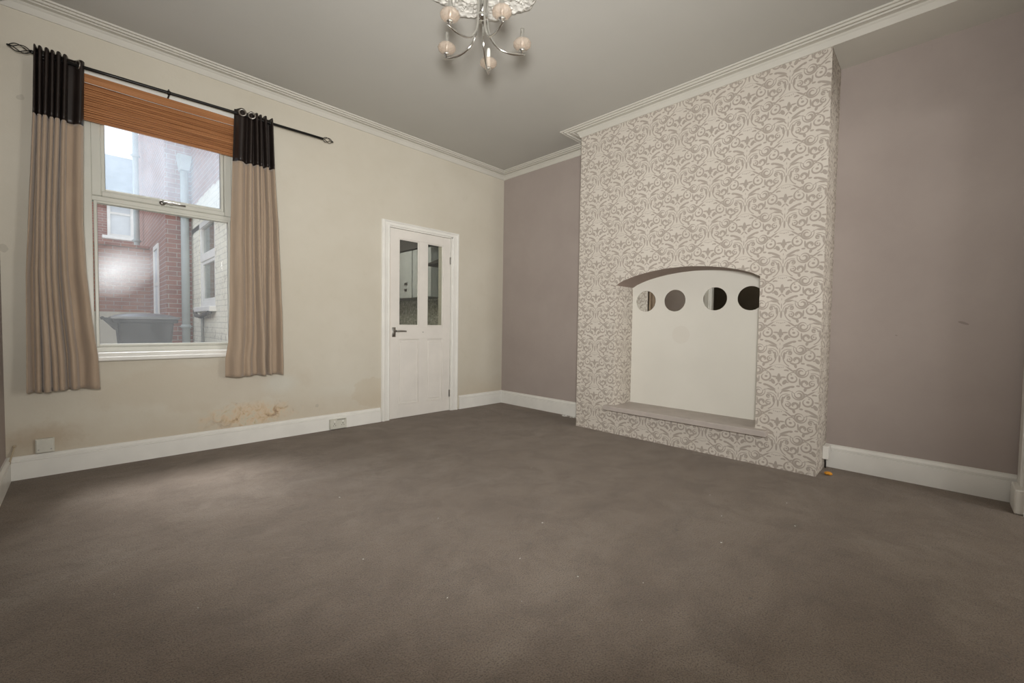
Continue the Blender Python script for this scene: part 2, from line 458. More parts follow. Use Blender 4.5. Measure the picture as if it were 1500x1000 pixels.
def part(name, bm, m, parent, smooth=False, label=None):
    """mesh given in world coordinates, stored relative to its parent (parents are unrotated)"""
    off = Vector((0, 0, 0)); p = parent
    while p is not None: off += p.location; p = p.parent
    for v in bm.verts: v.co -= off
    o = link(name, bm, m, parent, smooth)
    if label: o['label'] = label
    return o
def B(): return bmesh.new()

# ============================================================ SHELL
def wall_with_holes_y(bm, x0, x1, y0, y1, z0, z1, holes):
    """wall lying along x, holes = (xa, xb, za, zb) sorted by x"""
    x = x0
    for xa, xb, za, zb in holes:
        box(bm, x, xa, y0, y1, z0, z1)
        if za > z0: box(bm, xa, xb, y0, y1, z0, za)
        if zb < z1: box(bm, xa, xb, y0, y1, zb, z1)
        x = xb
    box(bm, x, x1, y0, y1, z0, z1)
def wall_with_holes_x(bm, x0, x1, y0, y1, z0, z1, holes):
    y = y0
    for ya, yb, za, zb in holes:
        box(bm, x0, x1, y, ya, z0, z1)
        if za > z0: box(bm, x0, x1, ya, yb, z0, za)
        if zb < z1: box(bm, x0, x1, ya, yb, zb, z1)
        y = yb
    box(bm, x0, x1, y, y1, z0, z1)

DX0, DX1, DZ1 = -1.615, -.800, 2.0
FY = -7.2  # front room far side
bm = B(); box(bm, LX, .0, RY - .07, 0.0, -.05, 0); box(bm, DX0, DX1, 0, .28, -.05, 0); struct('floor', bm, M['carpet'])
bm = B(); box(bm, LX, .0, FY, RY - .07, -.05, 0); struct('floor_front_room_unseen', bm, simple('pale_bounce_floor', (.50, .42, .33), .4))  # unseen floor, made pale to bounce light up to the ceiling
bm = B(); box(bm, LX - .2, .2, FY - .2, .28, CEIL, CEIL + .12); struct('ceiling', bm, M['ceiling'])
WX0, WX1, WZ0, WZ1 = -3.80, -2.925, .745, 2.60
DX0, DX1, DZ1 = -1.615, -.800, 2.0
bm = B(); wall_with_holes_y(bm, LX - .2, .2, 0, .28, 0, CEIL, [(WX0, WX1, WZ0, WZ1), (DX0, DX1, 0, DZ1)])
struct('wall_left', bm, M['cream'])
bm = B(); box(bm, 0, .25, RY, 0, 0, CEIL); struct('wall_right', bm, M['taupe'])
bm = B(); box(bm, 0, .25, FY, RY, 0, CEIL); struct('wall_right_front_room', bm, M['white'])
# side wall nearest the camera, with the hall doorway
bm = B(); wall_with_holes_x(bm, LX - .16, LX, FY, 0, 0, CEIL, [(-1.96, -1.07, 0, 2.0)])
struct('wall_near', bm, M['taupe'])
# rear wall: nib either side of the wide opening into the front room
bm = B(); wall_with_holes_y(bm, LX, 0, RY - .14, RY, 0, CEIL, [(-3.95, -.24, 0, 2.35)])
struct('wall_rear', bm, M['taupe'])

# ---------------- chimney breast with arched niche
def breast():
    bm = B(); uvl = bm.loops.layers.uv.new('UVMap')
    NA, NC = -1.862, -3.050       # niche sides
    zs, zc = 1.372, 1.490         # springing and crown
    zsil = .255
    def face(pts, uvf, mi=0):
        vs = [bm.verts.new(p) for p in pts]; f = bm.faces.new(vs); f.material_index = mi
        for l in f.loops: l[uvl].uv = uvf(l.vert.co)
        return f
    fu = lambda c: (c.y + 3.19 + 20 * .257, c.z - 2.563 + 20 * .3135)
    su = lambda c: (c.x + BR + 10 * .257, c.z - 2.563 + 20 * .3135)
    TOP = CEIL
    # front in strips
    face([(BR, BA, 0), (BR, NA, 0), (BR, NA, TOP), (BR, BA, TOP)], fu)
    face([(BR, NC, 0), (BR, BB, 0), (BR, BB, TOP), (BR, NC, TOP)], fu)
    face([(BR, NA, 0), (BR, NC, 0), (BR, NC, zsil), (BR, NA, zsil)], fu)
    K = 24
    def az(t): # flattish segmental arch
        return zs + (zc - zs) * (1 - (2 * t - 1) ** 2) ** .8 if 0 < t < 1 else zs
    ys = [NA + (NC - NA) * i / K for i in range(K + 1)]
    for i in range(K):
        a, c = i / K, (i + 1) / K
        face([(BR, ys[i], az(a)), (BR, ys[i + 1], az(c)), (BR, ys[i + 1], TOP), (BR, ys[i], TOP)], fu)
        face([(BR, ys[i], az(a)), (NB, ys[i], az(a)), (NB, ys[i + 1], az(c)), (BR, ys[i + 1], az(c))], su, 1)
        face([(NB, ys[i], zsil), (NB, ys[i + 1], zsil), (NB, ys[i + 1], az(c)), (NB, ys[i], az(a))], fu, 2)
    face([(BR, NA, zsil), (NB, NA, zsil), (NB, NA, zs), (BR, NA, zs)], su)
    face([(BR, NC, zsil), (NB, NC, zsil), (NB, NC, zs), (BR, NC, zs)], su)
    face([(BR, NA, zsil), (NB, NA, zsil), (NB, NC, zsil), (BR, NC, zsil)], su, 2)
    # flanks
    face([(BR, BB, 0), (0, BB, 0), (0, BB, TOP), (BR, BB, TOP)], su)
    face([(BR, BA, 0), (0, BA, 0), (0, BA, TOP), (BR, BA, TOP)], su)
    bmesh.ops.remove_doubles(bm, verts=bm.verts, dist=1e-5)
    o = link('wall_chimney_breast', bm, [M['damask'], M['soffit'], M['niche']]); o['kind'] = 'structure'
breast()
# bulkhead over the right alcove, flush with the breast
bm = B(); box(bm, BR, 0, RY, BB, HC, CEIL); struct('trim_9', bm, M['cornice'])

# ---------------- cornice
CP = [(0, HC), (.008, HC), (.012, HC + .006), (.022, HC + .034), (.030, HC + .040), (.034, CEIL - .008), (.062, CEIL - .005), (.064, CEIL - .012),
      (.078, CEIL - .013), (.082, CEIL - .005), (.108, CEIL - .004), (.110, CEIL - .016), (.120, CEIL - .016), (.122, CEIL - .004),
      (.141, CEIL - .004), (.143, CEIL - .011), (.150, CEIL - .011), (.151, CEIL)]
def cornice(name, path, nrm):
    bm = B(); sweep(bm, CP, path, nrm); o = struct(name, bm, M['cornice']); smooth_by_angle(o, 25)
cornice('trim_1', [(LX, 0), (0, 0), (0, BA), (BR, BA), (BR, RY), (LX, RY), (LX, 0)],
        [(1, -1), (-1, -1), (-1, 1), (-1, 1), (-1, 1), (1, 1), (1, -1)])

# ---------------- skirting boards
def SK(h): return [(0, 0), (.020, 0), (.020, h * .76), (.0125, h * .775), (.0125, h * .80), (.0185, h * .81), (.0185, h * .865), (.016, h * .875), (.013, h * .90), (.0085, h * .945), (.0085, h), (0, h)]
def skirting(name, path, nrm, h=.152):
    bm = B(); sweep(bm, SK(h), path, nrm); struct(name, bm, M['gloss'])
skirting('baseboard_left', [(LX, 0), (-1.70, 0)], [(1, -1), (0, -1)], .143)
skirting('baseboard_back', [(-.70, 0), (0, 0), (0, BA)], [(0, -1), (-1, -1), (-1, 0)], .158)
skirting('baseboard_right', [(0, BB), (0, RY)], [(-1, 0), (-1, 0)], .165)
skirting('baseboard_near', [(LX, 0), (LX, -.99)], [(1, -1), (1, 0)], .143)
skirting('baseboard_near_2', [(LX, -2.04), (LX, RY)], [(1, 0), (1, 0)], .143)

# opening casing on the rear wall, with plinth block
bm = B(); box(bm, -.03, -.15, RY, RY + .03, .12, 2.47, .004); box(bm, -.02, -.245, RY + .001, RY + .02, .12, 2.36, .003)
box(bm, -.24, -.255, RY - .15, RY + .022, 0, 2.35); box(bm, -.24, -3.95, RY - .15, RY + .022, 2.335, 2.35)
box(bm, -3.95, -3.935, RY - .15, RY + .022, 0, 2.35); box(bm, -3.95, -4.04, RY, RY + .03, 0, 2.44, .004)
box(bm, -.03, -4.04, RY, RY + .03, 2.35, 2.44, .004)
struct('trim_2', bm, M['gloss'])
bm = B(); box(bm, -.055, -.245, RY, RY + .055, 0, .135, .006); struct('trim_3', bm, M['gloss'])

# ============================================================ WINDOW
win = empty('window_1', (-3.36, .04, .745)); win['kind'] = 'structure'
UY = .045
def frame(bm, x0, x1, z0, z1, w, y0, y1, wb=None, wt=None, bev=.004):
    wb = w if wb is None else wb; wt = w if wt is None else wt
    box(bm, x0, x0 + w, y0, y1, z0, z1, bev); box(bm, x1 - w, x1, y0, y1, z0, z1, bev)
    box(bm, x0 + w - .002, x1 - w + .002, y0, y1, z0, z0 + wb, bev); box(bm, x0 + w - .002, x1 - w + .002, y0, y1, z1 - wt, z1, bev)
bm = B()
frame(bm, WX0, WX1, WZ0, WZ1, .044, .012, .085, .060, .06)
box(bm, WX0 + .04, WX1 - .04, .018, .085, 1.780, 1.812, .004)
part('frame', bm, M['upvc'], win)
bm = B()
frame(bm, -3.750, -2.975, .805, 1.785, .017, .022, .070, .020, .018, .003)      # glazing bead below
box(bm, -3.755, -2.97, .030, .075, .79, .812, .003)
part('glazing_bead', bm, M['upvc'], win)
bm = B()
frame(bm, -3.760, -2.966, 1.812, 2.545, .050, .010, .060, .034, .05, .006)
frame(bm, -3.712, -3.018, 1.842, 2.50, .020, .020, .060, .022, .02, .004)
sash = part('sash', bm, M['upvc'], win)
bm = B(); frame(bm, -3.735, -2.990, .822, 1.770, .004, .0405, .046, .004, .004, 0)
frame(bm, -3.693, -3.037, 1.864, 2.482, .004, .036, .046, .004, .004, 0)
part('gasket', bm, M['upvc2'], win)
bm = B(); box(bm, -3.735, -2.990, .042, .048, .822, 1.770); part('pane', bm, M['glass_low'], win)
bm = B(); box(bm, -3.693, -3.037, .040, .046, 1.864, 2.482); part('pane', bm, M['glass_up'], sash)
bm = B()   # espagnolette handle on the sash's bottom rail
lathe(bm, [(.0, -.012), (.016, -.012), (.018, -.006), (.018, .004)], (-3.395, .004, 1.832), 16, 'y')
tube(bm, [(-3.395, -.008, 1.832), (-3.37, -.022, 1.832), (-3.34, -.024, 1.832), (-3.30, -.022, 1.831), (-3.265, -.020, 1.831)], [.008, .009, .0085, .007, .006], 10)
box(bm, -3.36, -3.335, -.012, .008, 1.824, 1.842, .003)
part('handle', bm, M['bracketsilver'], sash, True, 'pitted chrome handle')
bm = B(); box(bm, WX0 - .045, WX1 + .03, -.052, .02, .712, .742, .010, 3); box(bm, WX0, WX1, .0, .06, .735, .775, .006)
box(bm, WX0 - .03, WX1 + .02, -.030, .002, .738, .768, .006, 2)
part('sill', bm, M['sillwhite'], win)

# head board above blind, architrave-less
bm = B(); box(bm, WX0 - .005, WX1 + .01, -.018, -.0005, 2.545, 2.605, .003); struct('trim_4', bm, M['gloss'])

# wooden blind, drawn up
bl = empty('reeded_blind', (-3.36, -.03, 2.27), 'orange-brown reeded wooden blind drawn up at the top of the window', 'blind')
bm = B(); box(bm, -3.795, -2.925, -.062, -.054, 2.500, 2.556, .002); part('valance', bm, M['blind'], bl)
bm = B()
for k in range(24):
    z = 2.268 + k * .0105; yo = -.046 + .004 * math.sin(k * 1.9)
    box(bm, -3.79, -2.93, yo - .006, yo + .012, z, z + .0085, .0015)
part('slat_bundle', bm, M['blind'], bl)
bm = B(); box(bm, -3.79, -2.93, -.050, -.022, 2.545, 2.575, .002); part('headrail', bm, M['gloss'], bl)
bm = B(); tube(bm, [(-3.79 + .86 * k / 20, -.064, 2.499 - .004 * math.sin(PI * k / 20)) for k in range(21)], .0013, 6)
part('pull_cord', bm, M['gloss'], bl, label='white cord along the valance')

# ============================================================ CURTAIN ROD
def rz(x): return 2.573 + (x + 3.84) * .0165
rod = empty('curtain_rod', (-3.15, -.1, rz(-3.15)), 'thin black metal curtain rod with twisted cage finials above the window', 'curtain rod')
bm = B(); tube(bm, [(x, -.1, rz(x)) for x in (-4.0, -3.6, -3.2, -2.8, -2.312)], .0105, 12)
part('pole', bm, M['blackmetal'], rod, True)
def finial(x, s, m):
    bm = B(); L = .098
    for k in range(4):
        pts = []
        for i in range(15):
            t = i / 14; r = .024 * math.sin(PI * t) ** .8 if 0 < t < 1 else 0
            a = k * PI / 2 + t * 2.4
            pts.append((x + s * (.004 + L * .9 * t), -.1 + r * math.cos(a), rz(x) + r * math.sin(a)))
        tube(bm, pts, .0026, 6)
    lathe(bm, [(.0, -.006), (.010, -.006), (.011, .0), (.010, .008), (.004, .012)], (x, -.1, rz(x)), 12, 'x')
    bmesh.ops.create_uvsphere(bm, u_segments=10, v_segments=6, radius=.006, matrix=Matrix.Translation((x + s * (L * .9 + .006), -.1, rz(x))))
    part('finial', bm, m, rod, True)
finial(-4.0, -1, M['blackmetal']); finial(-2.312, 1, M['blackmetal'])
for bx in (-3.955, -3.362, -2.72):
    bm = B(); z = rz(bx)
    box(bm, bx - .011, bx + .011, -.004, 0.0, z - .03, z + .03)
    tube(bm, [(bx, -.003, z - .012), (bx, -.05, z - .020), (bx, -.092, z - .020), (bx, -.1, z - .014)], .005, 8)
    lathe(bm, [(.0105, -.008), (.014, -.008), (.014, .008), (.0105, .008), (.0105, -.008)], (bx, -.1, z), 16, 'x')
    tube(bm, [(bx, -.1, z + .012), (bx, -.1, z + .022)], .004, 8)
    part('bracket', bm, M['blackmetal'], rod, True)

# ============================================================ CURTAINS
def interp(tab, z):
    tab = sorted(tab)
    if z <= tab[0][0]: return tab[0][1]
    for (a, p), (b, q) in zip(tab, tab[1:]):
        if z <= b:
            t = (z - a) / (b - a); t = t * t * (3 - 2 * t) if False else t
            return p + (q - p) * t
    return tab[-1][1]
def curtain(left, right, zt, zb, zband, pleats, label, seed, eyes, ring_turn=70):
    cx = (interp(left, 1.5) + interp(right, 1.5)) / 2
    root = empty('curtain', (cx, -.1, zb), label, 'curtain', None)
    rnd = random.Random(seed); ph = [rnd.uniform(0, 6.28) for _ in range(8)]
    # folds: each has its own place, width, depth and a drift as it falls
    folds = []
    for i, (fu, fwid, fd) in enumerate(pleats):
        folds.append((fu, fwid, fd, rnd.uniform(-.05, .05), rnd.uniform(0, 6.28), rnd.uniform(.7, 1.25), rnd.uniform(.55, 1.15)))
    def P(u, z):
        xl, xr = interp(left, z), interp(right, z)
        t = max(0, min(1, (zt - z) / (zt - zb)))
        d = 0; sx = 0
        for fu, fwid, fd, dr, pf, gw, gd in folds:
            c0 = fu + dr * t + .012 * math.sin(3.1 * z + pf)
            wd = fwid * (1 + (gw * 1.25 - 1) * t)
            q = (u - c0) / wd
            k = math.exp(-q * q * 2.6)
            dd = fd * (1 + (gd * 1.7 - 1) * t)
            d += dd * k; sx += dd * q * k * .35
        y = -.082 - d + .014 * math.sin(2.3 * z + 4 * u + ph[3]) * t + .0035 * math.sin(17 * z + 9 * u + ph[5]) * t
        x = xl + (xr - xl) * u + sx * min(1, u * 8, (1 - u) * 8)
        zz = z
        if z > zt - .02: zz += .005 * (d / .05) - .002
        if z < zb + .004: zz += .004 * math.sin(7 * u + ph[1]) - .006 * u
        return x, min(y, -.064 if .66 < z < .82 else -.035), zz
    def sheet(z0, z1, nz, m, name):
        bm = B(); NU = 150; g = []
        for i in range(nz + 1):
            z = z0 + (z1 - z0) * i / nz
            g.append([bm.verts.new(P(k / NU, z)) for k in range(NU + 1)])
        for i in range(nz):
            for k in range(NU): bm.faces.new((g[i][k], g[i][k + 1], g[i + 1][k + 1], g[i + 1][k]))
        o = part(name, bm, m, root, True)
        md = o.modifiers.new('thickness', 'SOLIDIFY'); md.thickness = .0022; md.offset = 0
        return o
    hb = sheet(zband, zt, 14, M['leather'], 'header_band')
    sheet(zb, zband + .001, 70, M['suede'], 'drape')
    for u in eyes:
        x, y, z = P(u, rz(cx))
        bm = B(); rx = x
        # ring set in the cloth, axis roughly along the rod but turned to the room
        R = Matrix.Translation((rx, y - .012, rz(rx))) @ Matrix.Rotation(math.radians(ring_turn), 4, 'Z')
        K, S = 24, 8; rings = []
        for i in range(K):
            a = 2 * PI * i / K
            rings.append([bm.verts.new(R @ Vector(((.0035) * math.sin(2 * PI * j / S), (.0230 + .0055 * math.cos(2 * PI * j / S)) * math.cos(a), (.0230 + .0055 * math.cos(2 * PI * j / S)) * math.sin(a)))) for j in range(S)])
        for i in range(K):
            for j in range(S): bm.faces.new((rings[i][j], rings[(i + 1) % K][j], rings[(i + 1) % K][(j + 1) % S], rings[i][(j + 1) % S]))
        part('eyelet', bm, M['bracketsilver'], root, True, 'silver ring')
curtain([(2.62, -3.992), (2.2, -4.004), (1.25, -4.045), (.55, -4.053)],
        [(2.62, -3.780), (2.2, -3.790), (1.6, -3.800), (1.28, -3.790), (1.0, -3.770), (.75, -3.745), (.55, -3.738)],
        2.608, .548, 2.208, [(.02, .045, .05), (.13, .040, .05), (.24, .042, .052), (.35, .040, .045), (.47, .045, .05), (.60, .05, .042), (.93, .13, .030)],
        'left beige curtain with black faux leather top, hanging over the left side of the window', 3, (.88,), 22)
curtain([(2.62, -2.965), (2.2, -2.980), (1.72, -2.997), (1.1, -3.010), (.83, -3.022), (.70, -3.042), (.56, -3.043)],
        [(2.64, -2.700), (2.2, -2.684), (1.78, -2.660), (1.1, -2.64), (.56, -2.628)],
        2.622, .565, 2.222, [(.16, .15, .050), (.40, .065, .046), (.53, .045, .050), (.64, .040, .045), (.78, .042, .050), (.95, .05, .045)],
        'right beige curtain with black faux leather top, hanging over the right side of the window', 11, (.16, .40))

# ============================================================ DOOR
door = empty('door_1', (-1.21, .03, 0)); door['kind'] = 'structure'
LXa, LXb, LZ = -1.594, -.826, 1.972
Y0, Y1 = .012, .050
bm = B()
stile_l, stile_r = (LXa, -1.480), (-.925, LXb)
mun = (-1.235, -1.138)
box(bm, LXa, -1.485, Y0, Y1, .002, LZ, .002); box(bm, -.922, LXb, Y0, Y1, .002, LZ, .002)
box(bm, -1.240, -1.136, Y0 + .0015, Y1 - .001, .10, 1.90)
box(bm, -1.486, -.921, Y0, Y1, 1.878, LZ, .002)          # top rail
box(bm, -1.486, -.921, Y0, Y1, .832, .972, .002)         # lock rail
box(bm, -1.486, -.921, Y0, Y1, .002, .140, .002)         # bottom rail
leaf = part('leaf', bm, M['doorwhite'], door)
for xa, xb in ((-1.485, -1.240), (-1.136, -.922)):
    bm = B(); box(bm, xa, xb, .026, .040, .14, .832)
    v = box(bm, xa + .022, xb - .022, .020, .028, .165, .805, .006)
    frame(bm, xa, xb, .14, .832, .010, .015, .026, bev=.003)
    part('panel', bm, M['doorwhite'], door)
    bm = B(); frame(bm, xa, xb, .972, 1.878, .012, .017, .030, bev=.003); part('glazing_bead', bm, M['doorwhite'], door)
    bm = B(); box(bm, xa + .004, xb - .004, .028, .032, .975, 1.875); part('pane', bm, M['glass_door'], door)
bm = B(); box(bm, -1.562, -1.522, .006, .012, .855, .955, .002)
lathe(bm, [(.009, -.045), (.010, -.044), (.010, .0)], (-1.542, .008, .918), 12, 'y')
tube(bm, [(-1.542, -.040, .918), (-1.52, -.044, .918), (-1.46, -.044, .917), (-1.425, -.040, .915)], [.0095, .009, .008, .007], 10)
part('door_handle', bm, M['steel'], door, True, 'brushed chrome lever handle')
bm = B(); lathe(bm, [(0, -.003), (.006, -.002), (.007, .003)], (-1.187, .012, .905), 10, 'y'); part('spy_plug', bm, M['steel'], door)
for z in (.20, 1.72):
    bm = B(); tube(bm, [(-.824, .006, z - .04), (-.824, .006, z + .04)], .006, 8); box(bm, -.836, -.826, .010, .0125, z - .04, z + .04)
    part('hinge', bm, M['steel'], door)
bm = B()
box(bm, -1.615, -1.597, -.005, .12, 0, 1.99); box(bm, -.823, -.800, -.005, .12, 0, 1.99); box(bm, -1.615, -.800, -.005, .12, 1.974, 2.0)
box(bm, -1.598, -1.582, .052, .08, 0, 1.975); box(bm, -.838, -.823, .052, .08, 0, 1.975); box(bm, -1.6, -.82, .052, .08, 1.96, 1.975)
struct('trim_5', bm, M['gloss'])
bm = B(); box(bm, -1.5975, -1.5945, -.004, .04, .72, 1.80); struct('trim_6', bm, M['bare'])
# moulded architrave, mitred: rings around the opening
bm = B()
AP = [(0, 0), (0, -.012), (.006, -.018), (.014, -.018), (.020, -.013), (.052, -.016), (.058, -.024), (.070, -.027), (.078, -.024), (.082, -.016), (.086, -.014), (.090, 0)]
xi0, xi1, zi = -1.600, -.808, 1.985
corn = [((xi0, 0), (-1, 0)), ((xi0, zi), (-1, .62)), ((xi1, zi), (1, .62)), ((xi1, 0), (1, 0))]
rings = [[bm.verts.new((c[0] + d[0] * o, y, c[1] + d[1] * o)) for o, y in AP] for c, d in corn]
for a, b_ in zip(rings, rings[1:]):
    for k in range(len(AP) - 1): bm.faces.new((a[k], a[k + 1], b_[k + 1], b_[k]))
struct('trim_7', bm, M['gloss'])

# ============================================================ NICHE CONTENTS
hs = B()
box(hs, NB + .001, BR, -1.866, -3.046, .222, .262, .0)
box(hs, BR - .072, BR + .001, -1.795, -3.137, .222, .266, .005, 2)
o = link('hearth_shelf', hs, M['slab']); tag(o, 'grey taupe painted slab shelf at the foot of the arched niche', 'shelf')
mlab = ['leftmost round mirror on the niche back wall, reflecting the wallpapered side',
        'second round mirror from the left in the niche, reflecting plain taupe wall',
        'third round mirror from the left in the niche, half pale and half dark',
        'rightmost round mirror in the niche, dark and partly hidden by the niche edge']
for (y, z), lab in zip(((-2.003, 1.238), (-2.283, 1.236), (-2.630, 1.240), (-2.905, 1.236)), mlab):
    bm = B(); lathe(bm, [(.0001, -.004), (.0955, -.004), (.0975, -.0025), (.0975, -.0002), (.0001, -.0002)], (0, 0, 0), 56, 'x')
    o = link('round_mirror', bm, M['mirror'], loc=(NB - .0005, y, z)); tag(o, lab, 'mirror', 'round mirrors in the niche')

# ============================================================ SOCKETS, SMALL THINGS
o = empty('wall_socket', (-3.99, 0, .147), 'off-white blank socket box on the stained wall near the left corner', 'socket')
bm = B(); box(bm, -4.032, -3.950, -.030, 0, .150, .238, .003); part('box', bm, M['plastic'], o)
bm = B(); box(bm, -4.028, -3.954, -.034, -.030, .154, .234, .002); part('cover_plate', bm, M['plastic'], o)
for sx in (-4.018, -3.964):
    bm = B(); lathe(bm, [(0.0001, -.0015), (.004, -.001), (.004, .002)], (sx, -.034, .172), 10, 'y'); part('screw', bm, M['steel'], o)
o = empty('wall_socket', (-2.143, -.02, .02), 'cream double socket fixed low on the skirting between curtain and door', 'socket')
bm = B(); box(bm, -2.220, -2.066, -.048, -.0205, .006, .098, .004, 2); part('back_box', bm, M['plastic'], o)
bm = B(); box(bm, -2.216, -2.070, -.052, -.048, .010, .094, .002); pl = part('face_plate', bm, M['plastic'], o)
for sx in (-2.182, -2.104):
    bm = B()
    box(bm, sx - .003, sx + .003, -.0526, -.0518, .052, .062); box(bm, sx - .013, sx - .007, -.0526, -.0518, .038, .043); box(bm, sx + .007, sx + .013, -.0526, -.0518, .038, .043)
    part('pin_holes', bm, M['dark'], pl)
    bm = B(); box(bm, sx - .006, sx + .006, -.056, -.052, .070, .086, .002); part('rocker_switch', bm, M['gloss'], pl)
bm = B(); box(bm, -2.16, -2.08, -.0524, -.0512, .0895, .0935); part('scorch_mark', bm, M['dark'], pl)

o = empty('cable_box', (-.06, -3.43, .07), 'small white cable box on the flank of the patterned chimney breast above the carpet', 'junction box')
bm = B(); box(bm, -.135, -.045, -3.4265, -3.462, .078, .170, .004, 2); part('box', bm, M['gloss'], o)
bm = B(); tube(bm, [(-.075, -3.436, .079), (-.078, -3.438, .04), (-.07, -3.437, .004)], .006, 8); part('cable', bm, M['dark'], o, True, 'dark stub of cable')
bm = B()
vs = bmesh.ops.create_icosphere(bm, subdivisions=3, radius=1)['verts']
rnd = random.Random(5)
for v in vs:
    a = 1 + .22 * math.sin(5 * v.co.x + 2) * math.cos(7 * v.co.y); v.co = Vector((v.co.x * .022 * a, v.co.y * .020 * a, (v.co.z * a + 1) * .011))
o = link('orange_scrap', bm, M['orange'], smooth=True, loc=(-.235, -3.480, .0005)); tag(o, 'small crumpled orange scrap on the carpet by the chimney breast corner', 'litter')

bm = B(); tube(bm, [(-4.118, -.006, .205), (-4.119, -.022, .199), (-4.126, -.030, .165), (-4.134, -.034, .130), (-4.140, -.038, .085), (-4.142, -.034, .030), (-4.14, -.036, .006)], .0045, 8)
lathe(bm, [(.0001, -.004), (.009, -.004), (.009, .004), (.0001, .004)], (-4.118, -.006, .207), 10, 'y')
o = link('aerial_cable', bm, M['copper'], smooth=True); tag(o, 'short ivory cable end sticking out at the left corner above the skirting', 'cable')

# crumbs of torn paper by the right alcove skirting and specks on the carpet
def crumbs(name, pts, size, m, label, cat):
    bm = B(); rnd = random.Random(2)
    for x, y in pts:
        s = size * rnd.uniform(.5, 1.3); a = rnd.uniform(0, 3.14)
        r = bmesh.ops.create_cube(bm, size=1)['verts']
        for v in r:
            q = Vector((v.co.x * s * rnd.uniform(1, 1.8), v.co.y * s * .6, v.co.z * s * .35 + s * .18))
            v.co = Matrix.Rotation(a, 3, 'Z') @ q + Vector((x, y, 0))
    o = link(name, bm, m); tag(o, label, cat, None, 'stuff')
rnd = random.Random(9)
crumbs('plaster_crumbs', [(-.035 - rnd.uniform(0, .05), -1.05 - rnd.uniform(0, .36)) for _ in range(46)], .012, M['gloss'],
       'white flakes of torn paper along the foot of the skirting in the left alcove', 'debris')
crumbs('lint_specks', [(-3.3, -3.05), (-2.9, -2.75), (-2.72, -2.95), (-2.55, -2.2), (-2.2, -2.6), (-1.45, -3.2), (-1.3, -3.5), (-1.75, -3.3), (-1.2, -3.05),
        (-2.3, -3.2), (-2.5, -3.3), (-1.0, -3.4), (-3.0, -2.3), (-2.8, -1.6), (-2.0, -1.4), (-1.7, -2.5), (-3.55, -2.2), (-3.75, -1.9), (-2.45, -3.0), (-2.52, -2.75), (-1.62, -2.0), (-.8, -3.8)],
       .0042, M['gloss'], 'tiny pale specks of lint scattered over the carpet', 'lint')

# ============================================================ CHANDELIER + ROSE
CX, CY = -2.277, -2.182
bm = B()
def petal(a, r, h): return .045 * math.cos(10 * a) * min(1, max(0, (r - .12) / .2)) + .012 * math.cos(40 * a) * (1 if r > .3 else 0)
prof = [(.0005, CEIL - .03), (.05, CEIL - .034), (.07, CEIL - .028), (.085, CEIL - .014), (.10, CEIL - .020), (.12, CEIL - .026), (.14, CEIL - .014), (.17, CEIL - .011),
        (.205, CEIL - .012), (.215, CEIL - .022), (.225, CEIL - .024), (.236, CEIL - .014), (.25, CEIL - .012), (.30, CEIL - .012), (.318, CEIL - .020), (.335, CEIL - .024), (.350, CEIL - .018), (.362, CEIL - .004), (.366, CEIL)]
lathe(bm, prof, (CX, CY, 0), 160, 'z', wob=petal)
# acanthus relief: leaves of small ridges between the rings
for k in range(10):
    a0 = 2 * PI * k / 10 + PI / 10
    for j in range(5):
        for s in (-1, 1):
            r0 = .15 + j * .037
            pts = []
            for i in range(6):
                t = i / 5; r = r0 + .045 * t; a = a0 + s * (.02 + .16 * t * (1 - .3 * t)) * (.16 / r0) ** .3
                pts.append((CX + r * math.cos(a), CY + r * math.sin(a), CEIL - .013 - .009 * math.sin(PI * t)))
            tube(bm, pts, [.003, .008, .010, .009, .007, .002], 6)
    a1 = 2 * PI * k / 10
    for j in range(4):
        r = .26 + j * .017
        bmesh.ops.create_uvsphere(bm, u_segments=8, v_segments=5, radius=.010 - .001 * j, matrix=Matrix.Translation((CX + r * math.cos(a1), CY + r * math.sin(a1), CEIL - .014)))
def plaster():
    m, nt, b = mat('plaster_relief'); n = N(nt); co = n.coord()
    b.inputs['Base Color'].default_value = (.66, .645, .60, 1); b.inputs['Roughness'].default_value = .7
    t = nt.nodes.new('ShaderNodeTexVoronoi'); nt.links.new(n.v('MULTIPLY_ADD', n.noise(co, 18, 2, out='Color'), (.03, .03, .03), co), t.inputs['Vector'])
    t.inputs['Scale'].default_value = 38
    nt.links.new(n.bump(t.outputs['Distance'], .9, .012), b.inputs['Normal'])
    return m
o = link('ceiling_rose', bm, plaster(), smooth=True); smooth_by_angle(o, 40)
tag(o, 'ornate white plaster ceiling rose with leaf relief above the chandelier', 'ceiling rose')

